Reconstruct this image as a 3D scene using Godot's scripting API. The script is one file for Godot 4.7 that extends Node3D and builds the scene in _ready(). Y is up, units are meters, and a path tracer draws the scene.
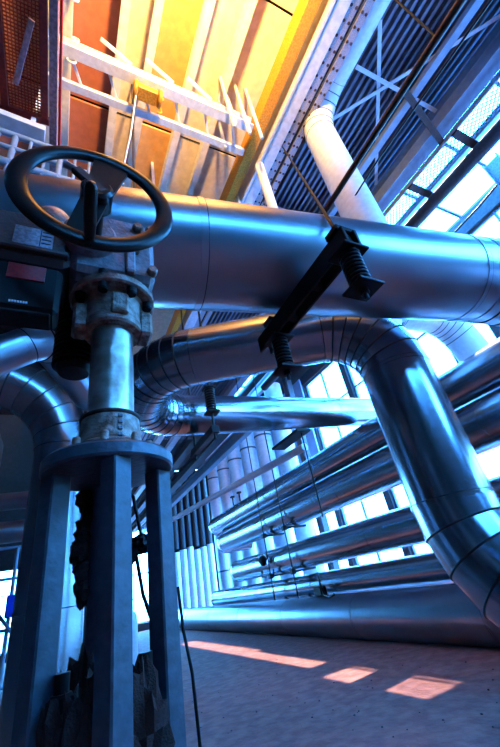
extends Node3D
# Boiler-house pipework: a geared valve on its stand, insulated pipes, a glazed hall.
# Axes: the pipe rack and the roof members run along z, x goes right, y up.

const CAM := Vector3(0, 1.5, 0)
var M := {}
var taken := {}

# ---------------------------------------------------------------- mesh builder
class MB:
	var v := PackedVector3Array()
	var n := PackedVector3Array()
	func tri(a: Vector3, b: Vector3, c: Vector3, na: Vector3, nb: Vector3, nc: Vector3) -> void:
		var g := (b - a).cross(c - a)
		if g.dot(na + nb + nc) > 0.0:
			v.append(a); v.append(c); v.append(b); n.append(na); n.append(nc); n.append(nb)
		else:
			v.append(a); v.append(b); v.append(c); n.append(na); n.append(nb); n.append(nc)
	func quad(a: Vector3, b: Vector3, c: Vector3, d: Vector3, out: Vector3) -> void:
		tri(a, b, c, out, out, out); tri(a, c, d, out, out, out)
	func squad(a, b, c, d, na, nb, nc, nd) -> void:
		tri(a, b, c, na, nb, nc); tri(a, c, d, na, nc, nd)
	# chamfered box
	func box(t: Transform3D, size: Vector3, bev := 0.006) -> void:
		var h := size * 0.5
		var b: float = min(bev, min(h.x, min(h.y, h.z)) * 0.45)
		var ax := [Vector3.RIGHT, Vector3.UP, Vector3.BACK]
		for i in 3:
			for s in [-1.0, 1.0]:
				var j := (i + 1) % 3
				var k := (i + 2) % 3
				var c: Vector3 = ax[i] * s * h[i]
				var u: Vector3 = ax[j] * (h[j] - b)
				var w: Vector3 = ax[k] * (h[k] - b)
				quad(t * (c - u - w), t * (c + u - w), t * (c + u + w), t * (c - u + w), (t.basis * (ax[i] * s)).normalized())
		if b <= 0.0005:
			return
		for i in 3:
			var j := (i + 1) % 3
			var k := (i + 2) % 3
			for s in [-1.0, 1.0]:
				for r in [-1.0, 1.0]:
					var p: Vector3 = ax[j] * s * h[j] + ax[k] * r * (h[k] - b)
					var q: Vector3 = ax[j] * s * (h[j] - b) + ax[k] * r * h[k]
					var e: Vector3 = ax[i] * (h[i] - b)
					quad(t * (p - e), t * (p + e), t * (q + e), t * (q - e), (t.basis * (ax[j] * s + ax[k] * r)).normalized())
		for sx in [-1.0, 1.0]:
			for sy in [-1.0, 1.0]:
				for sz in [-1.0, 1.0]:
					var o := Vector3(sx, sy, sz)
					var a := Vector3(sx * h.x, sy * (h.y - b), sz * (h.z - b))
					var d := Vector3(sx * (h.x - b), sy * h.y, sz * (h.z - b))
					var e := Vector3(sx * (h.x - b), sy * (h.y - b), sz * h.z)
					var nn := (t.basis * o).normalized()
					tri(t * a, t * d, t * e, nn, nn, nn)
	func bx(c: Vector3, size: Vector3, bev := 0.006) -> void:
		box(Transform3D(Basis(), c), size, bev)
	# bar from a to b, w across, h along "up"
	func bar(a: Vector3, b: Vector3, w: float, h: float, up := Vector3.UP, bev := 0.004) -> void:
		var z := (b - a).normalized()
		if absf(z.dot(up)) > 0.98:
			up = Vector3.RIGHT
		var x := up.cross(z).normalized()
		var y := z.cross(x)
		box(Transform3D(Basis(x, y, z), (a + b) * 0.5), Vector3(w, h, a.distance_to(b)), bev)
	# I-section: web and two flanges
	func ibeam(a: Vector3, b: Vector3, w: float, h: float, t: float, up := Vector3.UP) -> void:
		var z := (b - a).normalized()
		var x := up.cross(z).normalized()
		var y := z.cross(x)
		bar(a, b, t, h - 2 * t, up, 0.001)
		bar(a + y * (h - t) * 0.5, b + y * (h - t) * 0.5, w, t, up, 0.002)
		bar(a - y * (h - t) * 0.5, b - y * (h - t) * 0.5, w, t, up, 0.002)
	static func frame_of(z: Vector3) -> Basis:
		var up := Vector3.UP if absf(z.y) < 0.95 else Vector3.RIGHT
		var x := up.cross(z).normalized()
		return Basis(x, z.cross(x), z)
	# smooth tube along points; r may be a number or a list
	func tube(pts: Array, r, sides := 12, caps := true) -> void:
		var m := pts.size()
		var rings := []
		var x := Vector3.ZERO
		for i in m:
			var p: Vector3 = pts[i]
			var d: Vector3
			if i == 0: d = pts[1] - p
			elif i == m - 1: d = p - pts[i - 1]
			else: d = (p - pts[i - 1]).normalized() + (pts[i + 1] - p).normalized()
			d = d.normalized()
			if i == 0:
				x = frame_of(d).x
			x = (x - d * x.dot(d)).normalized()
			var y := d.cross(x)
			var stretch := 1.0
			var rr: float = r[i] if r is Array else r
			var ring := []
			for k in sides:
				var a := TAU * k / sides
				var nn := x * cos(a) + y * sin(a)
				ring.append([p + nn * rr * stretch, nn])
			rings.append([ring, d, p])
		for i in m - 1:
			for k in sides:
				var k2 := (k + 1) % sides
				var A = rings[i][0][k]; var B = rings[i][0][k2]
				var C = rings[i + 1][0][k2]; var D = rings[i + 1][0][k]
				squad(A[0], B[0], C[0], D[0], A[1], B[1], C[1], D[1])
		if caps:
			for e in [0, m - 1]:
				var nn: Vector3 = rings[e][1] * (-1.0 if e == 0 else 1.0)
				for k in sides:
					tri(rings[e][2], rings[e][0][k][0], rings[e][0][(k + 1) % sides][0], nn, nn, nn)
	func rod(a: Vector3, b: Vector3, r: float, sides := 10) -> void:
		tube([a, b], r, sides)
	# ring profile [radius, height] turned about an axis; hard edge at every point
	func lathe(o: Vector3, axis: Vector3, prof: Array, sides := 32, smooth := false) -> void:
		var f := frame_of(axis.normalized())
		var m := prof.size()
		var nr := []
		for i in m - 1:
			var d := Vector2(prof[i + 1][0] - prof[i][0], prof[i + 1][1] - prof[i][1])
			nr.append(Vector2(d.y, -d.x).normalized())
		for i in m - 1:
			var n0: Vector2 = nr[i]; var n1: Vector2 = nr[i]
			if smooth:
				if i > 0: n0 = (nr[i] + nr[i - 1]).normalized()
				if i < m - 2: n1 = (nr[i] + nr[i + 1]).normalized()
			for k in sides:
				var a0 := TAU * k / sides; var a1 := TAU * (k + 1) / sides
				var d0 := f.x * cos(a0) + f.y * sin(a0)
				var d1 := f.x * cos(a1) + f.y * sin(a1)
				var A: Vector3 = o + d0 * prof[i][0] + f.z * prof[i][1]
				var B: Vector3 = o + d1 * prof[i][0] + f.z * prof[i][1]
				var C: Vector3 = o + d1 * prof[i + 1][0] + f.z * prof[i + 1][1]
				var D: Vector3 = o + d0 * prof[i + 1][0] + f.z * prof[i + 1][1]
				squad(A, B, C, D, d0 * n0.x + f.z * n0.y, d1 * n0.x + f.z * n0.y, d1 * n1.x + f.z * n1.y, d0 * n1.x + f.z * n1.y)
	func torus(o: Vector3, axis: Vector3, R: float, r: float, sides := 48, around := 12) -> void:
		var f := frame_of(axis.normalized())
		for i in sides:
			for k in around:
				var q := []
				for c in [[i, k], [i + 1, k], [i + 1, k + 1], [i, k + 1]]:
					var a: float = TAU * c[0] / sides; var b: float = TAU * c[1] / around
					var d := f.x * cos(a) + f.y * sin(a)
					var nn := d * cos(b) + f.z * sin(b)
					q.append([o + d * R + nn * r, nn])
				squad(q[0][0], q[1][0], q[2][0], q[3][0], q[0][1], q[1][1], q[2][1], q[3][1])
	# straight-sided piece between two rings (for mitred elbows)
	func gore(p0: Vector3, d0: Vector3, p1: Vector3, d1: Vector3, side: Vector3, r0: float, r1: float, sides := 40) -> void:
		var ax := (p1 - p0).normalized()
		for k in sides:
			var q := []
			for c in [[p0, d0, k, r0], [p0, d0, k + 1, r0], [p1, d1, k + 1, r1], [p1, d1, k, r1]]:
				var a: float = TAU * c[2] / sides
				var y: Vector3 = c[1].cross(side).normalized()
				var o: Vector3 = side * cos(a) + y * sin(a)
				q.append([c[0] + o * c[3], (o - ax * o.dot(ax)).normalized()])
			squad(q[0][0], q[1][0], q[2][0], q[3][0], q[0][1], q[1][1], q[2][1], q[3][1])
	# hexagonal bolt head
	func hexa(o: Vector3, axis: Vector3, r: float, h: float) -> void:
		lathe(o, axis, [[r, 0], [r, h * 0.8], [r * 0.8, h], [0.0001, h]], 6)
	# uneven lump
	func blob(o: Vector3, rad: Vector3, seed_: int, rough := 0.25, lat := 14, lon := 20) -> void:
		var fn := FastNoiseLite.new(); fn.seed = seed_; fn.frequency = 1.1
		var g := []
		for i in lat + 1:
			var row := []
			for k in lon:
				var a := PI * i / lat; var b := TAU * k / lon
				var d := Vector3(sin(a) * cos(b), cos(a), sin(a) * sin(b))
				row.append(o + d * rad * (1.0 + rough * (fn.get_noise_3dv(d * 1.6) * 1.6 + 0.5 * fn.get_noise_3dv(d * 5.0))))
			g.append(row)
		for i in lat:
			for k in lon:
				var k2 := (k + 1) % lon
				var c: Vector3 = (g[i][k] + g[i + 1][k2]) * 0.5 - o
				var nn: Vector3 = (g[i + 1][k] - g[i][k2]).cross(g[i + 1][k2] - g[i][k]).normalized()
				if nn.dot(c) < 0: nn = -nn
				if nn.length() < 0.5: nn = c.normalized()
				quad(g[i][k], g[i][k2], g[i + 1][k2], g[i + 1][k], nn)
	func mesh(off: Vector3) -> ArrayMesh:
		var w := PackedVector3Array()
		w.resize(v.size())
		for i in v.size(): w[i] = v[i] - off
		var arr := []
		arr.resize(Mesh.ARRAY_MAX)
		arr[Mesh.ARRAY_VERTEX] = w
		arr[Mesh.ARRAY_NORMAL] = n
		var am := ArrayMesh.new()
		am.add_surface_from_arrays(Mesh.PRIMITIVE_TRIANGLES, arr)
		return am

# ---------------------------------------------------------------- scene helpers
func numbered(called: String) -> String:
	if not taken.has(called):
		taken[called] = 0
		return called
	taken[called] += 1
	return "%s_%03d" % [called, taken[called]]

func thing(called: String, at: Vector3, label: String, category: String, group := "") -> Node3D:
	var o := Node3D.new(); o.name = numbered(called); add_child(o); o.position = at
	o.set_meta("label", label); o.set_meta("category", category)
	if group: o.set_meta("group", group)
	return o

# commit a builder (made in world coordinates) as one named mesh
func put(mb: MB, called: String, mat: Material, parent: Node3D = self) -> MeshInstance3D:
	var o := MeshInstance3D.new()
	var off := Vector3.ZERO
	var p: Node = parent
	while p != self:
		off += p.position; p = p.get_parent()
	var at := Vector3.ZERO
	if parent == self:
		o.name = numbered(called)
	else:
		o.name = called
		var lo := Vector3(1e9, 1e9, 1e9); var hi := -lo
		for q in mb.v:
			lo = lo.min(q); hi = hi.max(q)
		at = (lo + hi) * 0.5 - off
	o.mesh = mb.mesh(off + at); o.position = at
	o.material_override = mat
	o.cast_shadow = GeometryInstance3D.SHADOW_CASTING_SETTING_ON
	parent.add_child(o, true)
	return o

func struct(mb: MB, called: String, mat: Material) -> MeshInstance3D:
	var o := put(mb, called, mat); o.set_meta("kind", "structure"); return o
func setting(called: String, at := Vector3.ZERO) -> Node3D:
	var o := Node3D.new(); o.name = numbered(called); add_child(o); o.position = at
	o.set_meta("kind", "structure"); return o
func one(mb: MB, called: String, mat: Material, label: String, category: String, group := "") -> MeshInstance3D:
	var o := put(mb, called, mat)
	o.set_meta("label", label); o.set_meta("category", category)
	if group: o.set_meta("group", group)
	return o

func noise_tex(freq: float, seed_: int, lo: Color, hi: Color, size := 512, oct := 4, kind := FastNoiseLite.TYPE_SIMPLEX_SMOOTH) -> NoiseTexture2D:
	var f := FastNoiseLite.new(); f.noise_type = kind; f.frequency = freq; f.seed = seed_; f.fractal_octaves = oct
	var t := NoiseTexture2D.new(); t.width = size; t.height = size; t.seamless = true; t.noise = f
	var g := Gradient.new(); g.set_color(0, lo); g.set_color(1, hi); g.set_offset(0, 0.25); g.set_offset(1, 0.75)
	t.color_ramp = g
	return t
func noise_normal(freq: float, seed_: int, strength: float, size := 512, oct := 3) -> NoiseTexture2D:
	var f := FastNoiseLite.new(); f.frequency = freq; f.seed = seed_; f.fractal_octaves = oct
	var t := NoiseTexture2D.new(); t.width = size; t.height = size; t.seamless = true; t.noise = f
	t.as_normal_map = true; t.bump_strength = strength
	return t
func mat(col: Color, rough: float, metal := 0.0, albedo_tex: Texture2D = null, scale := 1.0, normal_tex: Texture2D = null, nscale := 0.4, rough_tex: Texture2D = null) -> StandardMaterial3D:
	var m := StandardMaterial3D.new()
	m.albedo_color = col; m.roughness = rough; m.metallic = metal
	m.metallic_specular = 0.5
	if albedo_tex: m.albedo_texture = albedo_tex
	if rough_tex:
		m.roughness_texture = rough_tex; m.roughness_texture_channel = BaseMaterial3D.TEXTURE_CHANNEL_RED
	if normal_tex:
		m.normal_enabled = true; m.normal_texture = normal_tex; m.normal_scale = nscale
	if albedo_tex or normal_tex or rough_tex:
		m.uv1_triplanar = true; m.uv1_world_triplanar = true; m.uv1_scale = Vector3.ONE * scale
	return m

func make_materials() -> void:
	var streak := noise_tex(0.008, 3, Color(0.93, 0.93, 0.93), Color(1, 1, 1))
	var blot := noise_tex(0.02, 9, Color(0.93, 0.93, 0.93), Color(1, 1, 1))
	var rust := noise_tex(0.018, 17, Color(0.62, 0.52, 0.47), Color(0.95, 0.95, 0.95), 512, 5)
	var grime := noise_tex(0.03, 23, Color(0.78, 0.78, 0.78), Color(1, 1, 1), 512, 5)
	var fine := noise_normal(0.06, 6, 6.0)
	M.alu = mat(Color(0.62, 0.65, 0.69), 0.22, 1.0, streak, 0.3)
	M.alu_rack = mat(Color(0.62, 0.65, 0.69), 0.24, 1.0, streak, 0.2)
	M.alu_main = mat(Color(0.62, 0.65, 0.69), 0.30, 1.0, streak, 0.3)
	M.alu_mid = mat(Color(0.62, 0.65, 0.69), 0.26, 1.0, streak, 0.3)
	M.alu_old = mat(Color(0.62, 0.65, 0.69), 0.30, 1.0, streak, 0.3)
	M.sealant = mat(Color(0.05, 0.055, 0.07), 0.7)
	M.band = mat(Color(0.85, 0.86, 0.88), 0.3, 1.0)
	M.iron = mat(Color(0.66, 0.58, 0.54), 0.55, 0.55, rust, 2.2, fine, 0.4)
	M.shaft = mat(Color(0.84, 0.80, 0.77), 0.33, 0.85, rust, 0.8, fine, 0.06)
	M.gear = mat(Color(0.52, 0.50, 0.53), 0.5, 0.25, grime, 1.6, fine, 0.25)
	M.actuator = mat(Color(0.17, 0.15, 0.16), 0.45, 0.0, grime, 1.8, fine, 0.2)
	M.wheel = mat(Color(0.10, 0.045, 0.035), 0.30, 0.0, grime, 2.5)
	M.wheel.metallic_specular = 0.35
	M.black = mat(Color(0.03, 0.03, 0.035), 0.45, 0.0, grime, 3.0)
	M.black.metallic_specular = 0.3
	M.leg = mat(Color(0.25, 0.30, 0.35), 0.42, 0.2, grime, 1.4, fine, 0.12)
	M.plate = mat(Color(0.62, 0.64, 0.68), 0.4, 0.6, grime, 4.0)
	M.redplate = mat(Color(0.62, 0.05, 0.05), 0.45, 0.0, grime, 4.0)
	M.print = mat(Color(0.12, 0.13, 0.16), 0.6)
	M.printwhite = mat(Color(0.9, 0.9, 0.92), 0.6)
	M.cloth = mat(Color(0.18, 0.075, 0.06), 0.95, 0.0, grime, 5.0, fine, 0.8)
	M.white = mat(Color(0.84, 0.86, 0.88), 0.45, 0.0, blot, 0.8)
	M.steelwhite = mat(Color(0.78, 0.80, 0.84), 0.5, 0.1, blot, 0.7)
	M.steelblue = mat(Color(0.50, 0.58, 0.66), 0.5, 0.2, blot, 0.6)
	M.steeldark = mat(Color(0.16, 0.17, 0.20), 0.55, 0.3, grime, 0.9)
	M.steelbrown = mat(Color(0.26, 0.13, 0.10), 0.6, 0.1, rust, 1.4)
	M.steelgrey = mat(Color(0.36, 0.38, 0.42), 0.55, 0.2, grime, 0.9)
	M.perf = mat(Color(0.66, 0.64, 0.68), 0.5, 0.3, grime, 3.0)
	M.hole = mat(Color(0.10, 0.09, 0.10), 0.8)
	M.yellow = mat(Color(0.85, 0.58, 0.10), 0.5, 0.0, grime, 1.5)
	M.tan = mat(Color(0.88, 0.80, 0.68), 0.4, 0.0, blot, 0.5)
	M.amber = mat(Color(0.84, 0.62, 0.36), 0.35, 0.0, blot, 0.5)
	M.brownboard = mat(Color(0.70, 0.42, 0.32), 0.35, 0.0, blot, 0.5)
	M.tanlight = mat(Color(0.86, 0.82, 0.74), 0.5, 0.0, blot, 0.6)
	M.deck = mat(Color(0.42, 0.42, 0.47), 0.42, 0.7, blot, 0.5)
	M.redpaint = mat(Color(0.55, 0.10, 0.07), 0.6, 0.0, grime, 1.0)
	M.redbright = mat(Color(0.80, 0.12, 0.07), 0.5)
	M.pink = mat(Color(0.70, 0.50, 0.50), 0.55, 0.0, grime, 1.0)
	M.wall = mat(Color(0.24, 0.25, 0.27), 0.85, 0.0, grime, 0.5)
	M.walldark = mat(Color(0.14, 0.13, 0.14), 0.85, 0.0, grime, 0.5)
	M.panel = mat(Color(0.60, 0.74, 0.86), 0.5, 0.0, streak, 0.3)
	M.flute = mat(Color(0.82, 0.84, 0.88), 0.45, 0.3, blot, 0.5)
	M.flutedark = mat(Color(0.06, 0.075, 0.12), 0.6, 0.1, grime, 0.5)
	M.frame = mat(Color(0.30, 0.36, 0.42), 0.5, 0.2)
	M.bluebox = mat(Color(0.05, 0.22, 0.75), 0.4)
	M.outdoor = mat(Color(0.5, 0.52, 0.55), 0.9)
	var ft := noise_tex(0.010, 41, Color(0.84, 0.78, 0.78), Color(1.0, 0.97, 0.96), 1024, 6)
	M.floor = mat(Color(0.62, 0.41, 0.38), 0.85, 0.0, ft, 0.35, noise_normal(0.03, 44, 5.0, 512, 5), 0.5)
	var g := StandardMaterial3D.new()
	g.transparency = BaseMaterial3D.TRANSPARENCY_ALPHA
	g.albedo_color = Color(0.35, 0.72, 0.95, 0.22); g.roughness = 0.05
	M.glass = g

# ---------------------------------------------------------------- pipework
# A clad pipe through pts; bends[i] is the bend radius at inner point i.
# Parts: cladding_section, elbow_gore, seam, band.
func pipe(root: Node3D, pts: Array, bends: Array, R: float, m: Material, sec := 2.4, gores := 6, sides := 40, band_at_bends := true) -> void:
	var start: Vector3 = pts[0]
	var bulge := 1.004
	for i in range(1, pts.size()):
		var p: Vector3 = pts[i]
		var stop := p
		var has_bend := i < pts.size() - 1
		var din: Vector3 = (p - pts[i - 1]).normalized()
		var dout := din
		var t := 0.0
		var th := 0.0
		if has_bend:
			dout = (pts[i + 1] - p).normalized()
			th = din.angle_to(dout)
			t = bends[i - 1] * tan(th * 0.5)
			stop = p - din * t
		var total := start.distance_to(stop)
		var cnt: int = max(1, int(round(total / sec)))
		for k in cnt:
			var a := start.lerp(stop, float(k) / cnt)
			var b := start.lerp(stop, float(k + 1) / cnt)
			var mb := MB.new(); mb.tube([a, b], R, sides, k == 0 or k == cnt - 1)
			put(mb, "cladding_section", m, root)
			if k > 0:
				ring(root, a, din, R, 0.035, m)
		if has_bend:
			var axis := din.cross(dout).normalized()
			var toc := axis.cross(din).normalized()
			var centre := stop + toc * float(bends[i - 1])
			if band_at_bends: ring(root, stop, din, R, 0.04, m)
			for k in gores:
				var a0 := th * k / gores; var a1 := th * (k + 1) / gores
				var q0 := centre + (stop - centre).rotated(axis, a0)
				var q1 := centre + (stop - centre).rotated(axis, a1)
				var mb := MB.new()
				mb.gore(q0, din.rotated(axis, a0), q1, din.rotated(axis, a1), axis, R * 1.012, R * bulge, sides)
				put(mb, "elbow_gore", m, root)
				if k > 0:
					var sm := MB.new(); sm.torus(q0, din.rotated(axis, a0), R * 1.004, 0.005 + R * 0.012, sides, 6)
					put(sm, "seam", M.sealant, root)
			start = p + dout * t
			if band_at_bends: ring(root, start, dout, R, 0.04, m)
func ring(root: Node3D, at: Vector3, d: Vector3, R: float, w: float, m: Material) -> void:
	var mb := MB.new()
	var g := R * 0.016
	mb.lathe(at - d * w, d, [[R * 0.99, 0], [R + g, 0], [R + g, w], [R * 0.99, w]], 40)
	put(mb, "band", m, root)
	var sm := MB.new(); sm.torus(at, d, R * 1.002, 0.003 + R * 0.009, 40, 6)
	put(sm, "seam", M.sealant, root)
# a helical spring
func spring(mb: MB, o: Vector3, h: float, R: float, r: float, turns: int) -> void:
	var pts := []
	for i in turns * 12 + 1:
		var a := TAU * i / 12.0
		pts.append(o + Vector3(R * cos(a), -h * i / (turns * 12.0), R * sin(a)))
	mb.tube(pts, r, 6)

func _ready() -> void:
	# ---- camera, sky, sun, exposure
	var cam := Camera3D.new(); cam.name = "camera"
	cam.fov = 2.0 * rad_to_deg(atan(373.5 / 360.0)); cam.near = 0.05; cam.far = 400.0
	cam.transform = Transform3D(Basis(Vector3(0.893914, -0.171060, 0.414313), Vector3(-0.075860, 0.853248, 0.515959), Vector3(-0.441772, -0.492653, 0.749754)), CAM)
	add_child(cam); cam.current = true
	var we := WorldEnvironment.new(); we.name = "world"
	var env := Environment.new()
	env.background_mode = Environment.BG_SKY
	var sky := Sky.new(); var sm := ProceduralSkyMaterial.new()
	sm.sky_top_color = Color(0.28, 0.64, 1.0); sm.sky_horizon_color = Color(0.42, 0.74, 1.0)
	sm.ground_horizon_color = Color(0.42, 0.72, 0.98); sm.ground_bottom_color = Color(0.30, 0.60, 0.85)
	sm.sun_angle_max = 1.0
	sm.sky_energy_multiplier = 6.0; sm.ground_energy_multiplier = 5.0
	sky.sky_material = sm; env.sky = sky
	env.tonemap_mode = Environment.TONE_MAPPER_LINEAR
	env.tonemap_exposure = 1.0
	env.sdfgi_enabled = true; env.ssao_enabled = true; env.ssil_enabled = true
	we.environment = env; add_child(we)
	var sun := DirectionalLight3D.new(); sun.name = "sun"
	sun.light_color = Color(1.0, 0.96, 0.90); sun.light_energy = 8.0; sun.light_angular_distance = 0.6; sun.shadow_enabled = true
	add_child(sun)
	sun.look_at_from_position(Vector3(7.7, 23, -5), Vector3.ZERO)

	make_materials()
	build_shell()
	build_roof_steel()
	build_pipes()
	build_rack()
	build_hangers()
	build_valve()
	build_background()
	build_lamps()

# ---------------------------------------------------------------- hall
const XL := -7.0
const XR := 10.5
const ZB := -28.0
const ZF := 8.0
const YR := 10.0

func build_shell() -> void:
	var mb := MB.new(); mb.bx(Vector3((XL + XR) / 2, -0.15, (ZB + ZF) / 2), Vector3(XR - XL + 1.2, 0.3, ZF - ZB + 1.2), 0.0)
	struct(mb, "floor", M.floor)
	mb = MB.new(); mb.bx(Vector3(10, -0.5, -10), Vector3(260, 0.3, 260), 0.0)
	struct(mb, "ground", M.outdoor)
	# left and front walls
	mb = MB.new(); mb.bx(Vector3(XL - 0.15, YR / 2, (ZB + ZF) / 2), Vector3(0.3, YR, ZF - ZB + 0.6), 0.0)
	struct(mb, "wall_left", M.walldark)
	# front wall (behind the camera) with a high window band
	mb = MB.new()
	mb.bx(Vector3((XL + XR) / 2, 1.6, ZF + 0.15), Vector3(XR - XL, 3.2, 0.3), 0.0)
	mb.bx(Vector3((XL + XR) / 2, 9.5, ZF + 0.15), Vector3(XR - XL, 1.0, 0.3), 0.0)
	mb.bx(Vector3(-4.2, 6.1, ZF + 0.15), Vector3(5.6, 5.8, 0.3), 0.0)
	mb.bx(Vector3(2.35, 5.35, ZF + 0.15), Vector3(7.5, 4.3, 0.3), 0.0)
	mb.bx(Vector3(8.5, 4.2, ZF + 0.15), Vector3(4.0, 2.0, 0.3), 0.0)
	for x in [2.9, 6.3]: mb.bx(Vector3(x, 6.1, ZF + 0.15), Vector3(0.4, 5.8, 0.3), 0.0)
	struct(mb, "wall_front", M.wall)
	window(Vector3(-1.4, 7.5, ZF + 0.15), Vector3(1, 0, 0), 4.1, 1.5, 3, 1)
	window(Vector3(3.1, 7.5, ZF + 0.15), Vector3(1, 0, 0), 3.0, 1.5, 3, 1)
	window(Vector3(6.5, 5.2, ZF + 0.15), Vector3(1, 0, 0), 4.0, 3.8, 3, 2)
	# right wall: sill, header, posts, bays of glass
	mb = MB.new()
	mb.bx(Vector3(XR + 0.15, 0.25, (ZB + ZF) / 2), Vector3(0.3, 0.5, ZF - ZB + 0.6), 0.0)
	mb.bx(Vector3(XR + 0.15, 9.75, (ZB + ZF) / 2), Vector3(0.3, 0.5, ZF - ZB + 0.6), 0.0)
	for k in 13:
		mb.bx(Vector3(XR + 0.15, 5.0, ZB + 3.0 * k), Vector3(0.3, 9.0, 0.3), 0.0)
	struct(mb, "wall_right", M.wall)
	for k in 12:
		window(Vector3(XR + 0.15, 0.5, ZB + 3.0 * k + 0.15), Vector3(0, 0, 1), 2.7, 9.0, 2, 5)
	# back wall: windows left of the fluted cladding
	mb = MB.new()
	mb.bx(Vector3((XL - 3.5) / 2, YR / 2, ZB - 0.15), Vector3(-3.5 - XL, YR, 0.3), 0.0)
	mb.bx(Vector3(1.75, 8.0, ZB - 0.15), Vector3(10.5, 4.0, 0.3), 0.0)
	mb.bx(Vector3(1.75, 0.2, ZB - 0.15), Vector3(10.5, 0.4, 0.3), 0.0)
	mb.bx(Vector3(2.2, 3.2, ZB - 0.15), Vector3(2.4, 5.6, 0.3), 0.0)
	mb.bx(Vector3(8.75, YR / 2, ZB - 0.15), Vector3(3.5, YR, 0.3), 0.0)
	struct(mb, "wall_back", M.walldark)
	window(Vector3(-3.5, 0.4, ZB - 0.15), Vector3(1, 0, 0), 4.5, 5.6, 3, 4)
	window(Vector3(3.4, 0.4, ZB - 0.15), Vector3(1, 0, 0), 3.6, 5.6, 3, 4)
	# ceiling slab, with glazed openings along the right side
	mb = MB.new(); mb.bx(Vector3((XL + 7.05) / 2, YR + 0.2, (ZB + ZF) / 2), Vector3(7.05 - XL, 0.3, ZF - ZB + 0.6), 0.0)
	for e in [[7.05, 10.8, ZB, -18.0], [8.2, 10.8, -18.0, -9.2], [7.05, 7.5, -18.0, -9.2], [7.05, 10.8, -9.2, -8.6], [7.05, 10.8, -6.3, -4.6], [7.05, 10.8, 1.0, ZF]]:
		mb.bx(Vector3((e[0] + e[1]) / 2, YR + 0.2, (e[2] + e[3]) / 2), Vector3(e[1] - e[0], 0.3, e[3] - e[2]), 0.0)
	struct(mb, "ceiling", M.walldark)
	window(Vector3(7.5, YR + 0.15, -18.0), Vector3(0, 0, 1), 8.8, 0.7, 5, 1, Vector3(1, 0, 0))
	window(Vector3(7.05, YR + 0.15, -8.6), Vector3(0, 0, 1), 2.3, 3.6, 1, 2, Vector3(1, 0, 0))
	window(Vector3(7.05, YR + 0.15, -4.6), Vector3(0, 0, 1), 5.6, 3.6, 4, 2, Vector3(1, 0, 0))

var wn := 0
func window(at: Vector3, along: Vector3, w: float, h: float, nx: int, ny: int, up := Vector3.UP) -> void:
	wn += 1
	var o := setting("window_%d" % wn, at)
	var nrm := along.cross(up)
	for i in nx + 1:
		var mb := MB.new()
		var p := at + along * clampf(w * i / nx, 0.04, w - 0.04)
		mb.bar(p, p + up * h, 0.07, 0.09, nrm, 0.004); put(mb, "mullion", M.frame, o)
	for j in ny + 1:
		var mb := MB.new()
		var p := at + up * clampf(h * j / ny, 0.04, h - 0.04)
		mb.bar(p, p + along * w, 0.06, 0.08, nrm, 0.004); put(mb, "glazing_bar", M.frame, o)
	for i in nx:
		for j in ny:
			var mb := MB.new()
			var c := at + along * w * (i + 0.5) / nx + up * h * (j + 0.5) / ny
			mb.box(Transform3D(Basis(along, up, nrm), c), Vector3(w / nx - 0.05, h / ny - 0.05, 0.012), 0.0)
			put(mb, "pane", M.glass, o)

# ---------------------------------------------------------------- roof steelwork
func zx(k: float, y: float) -> float: return k * (y - 1.5)

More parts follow.
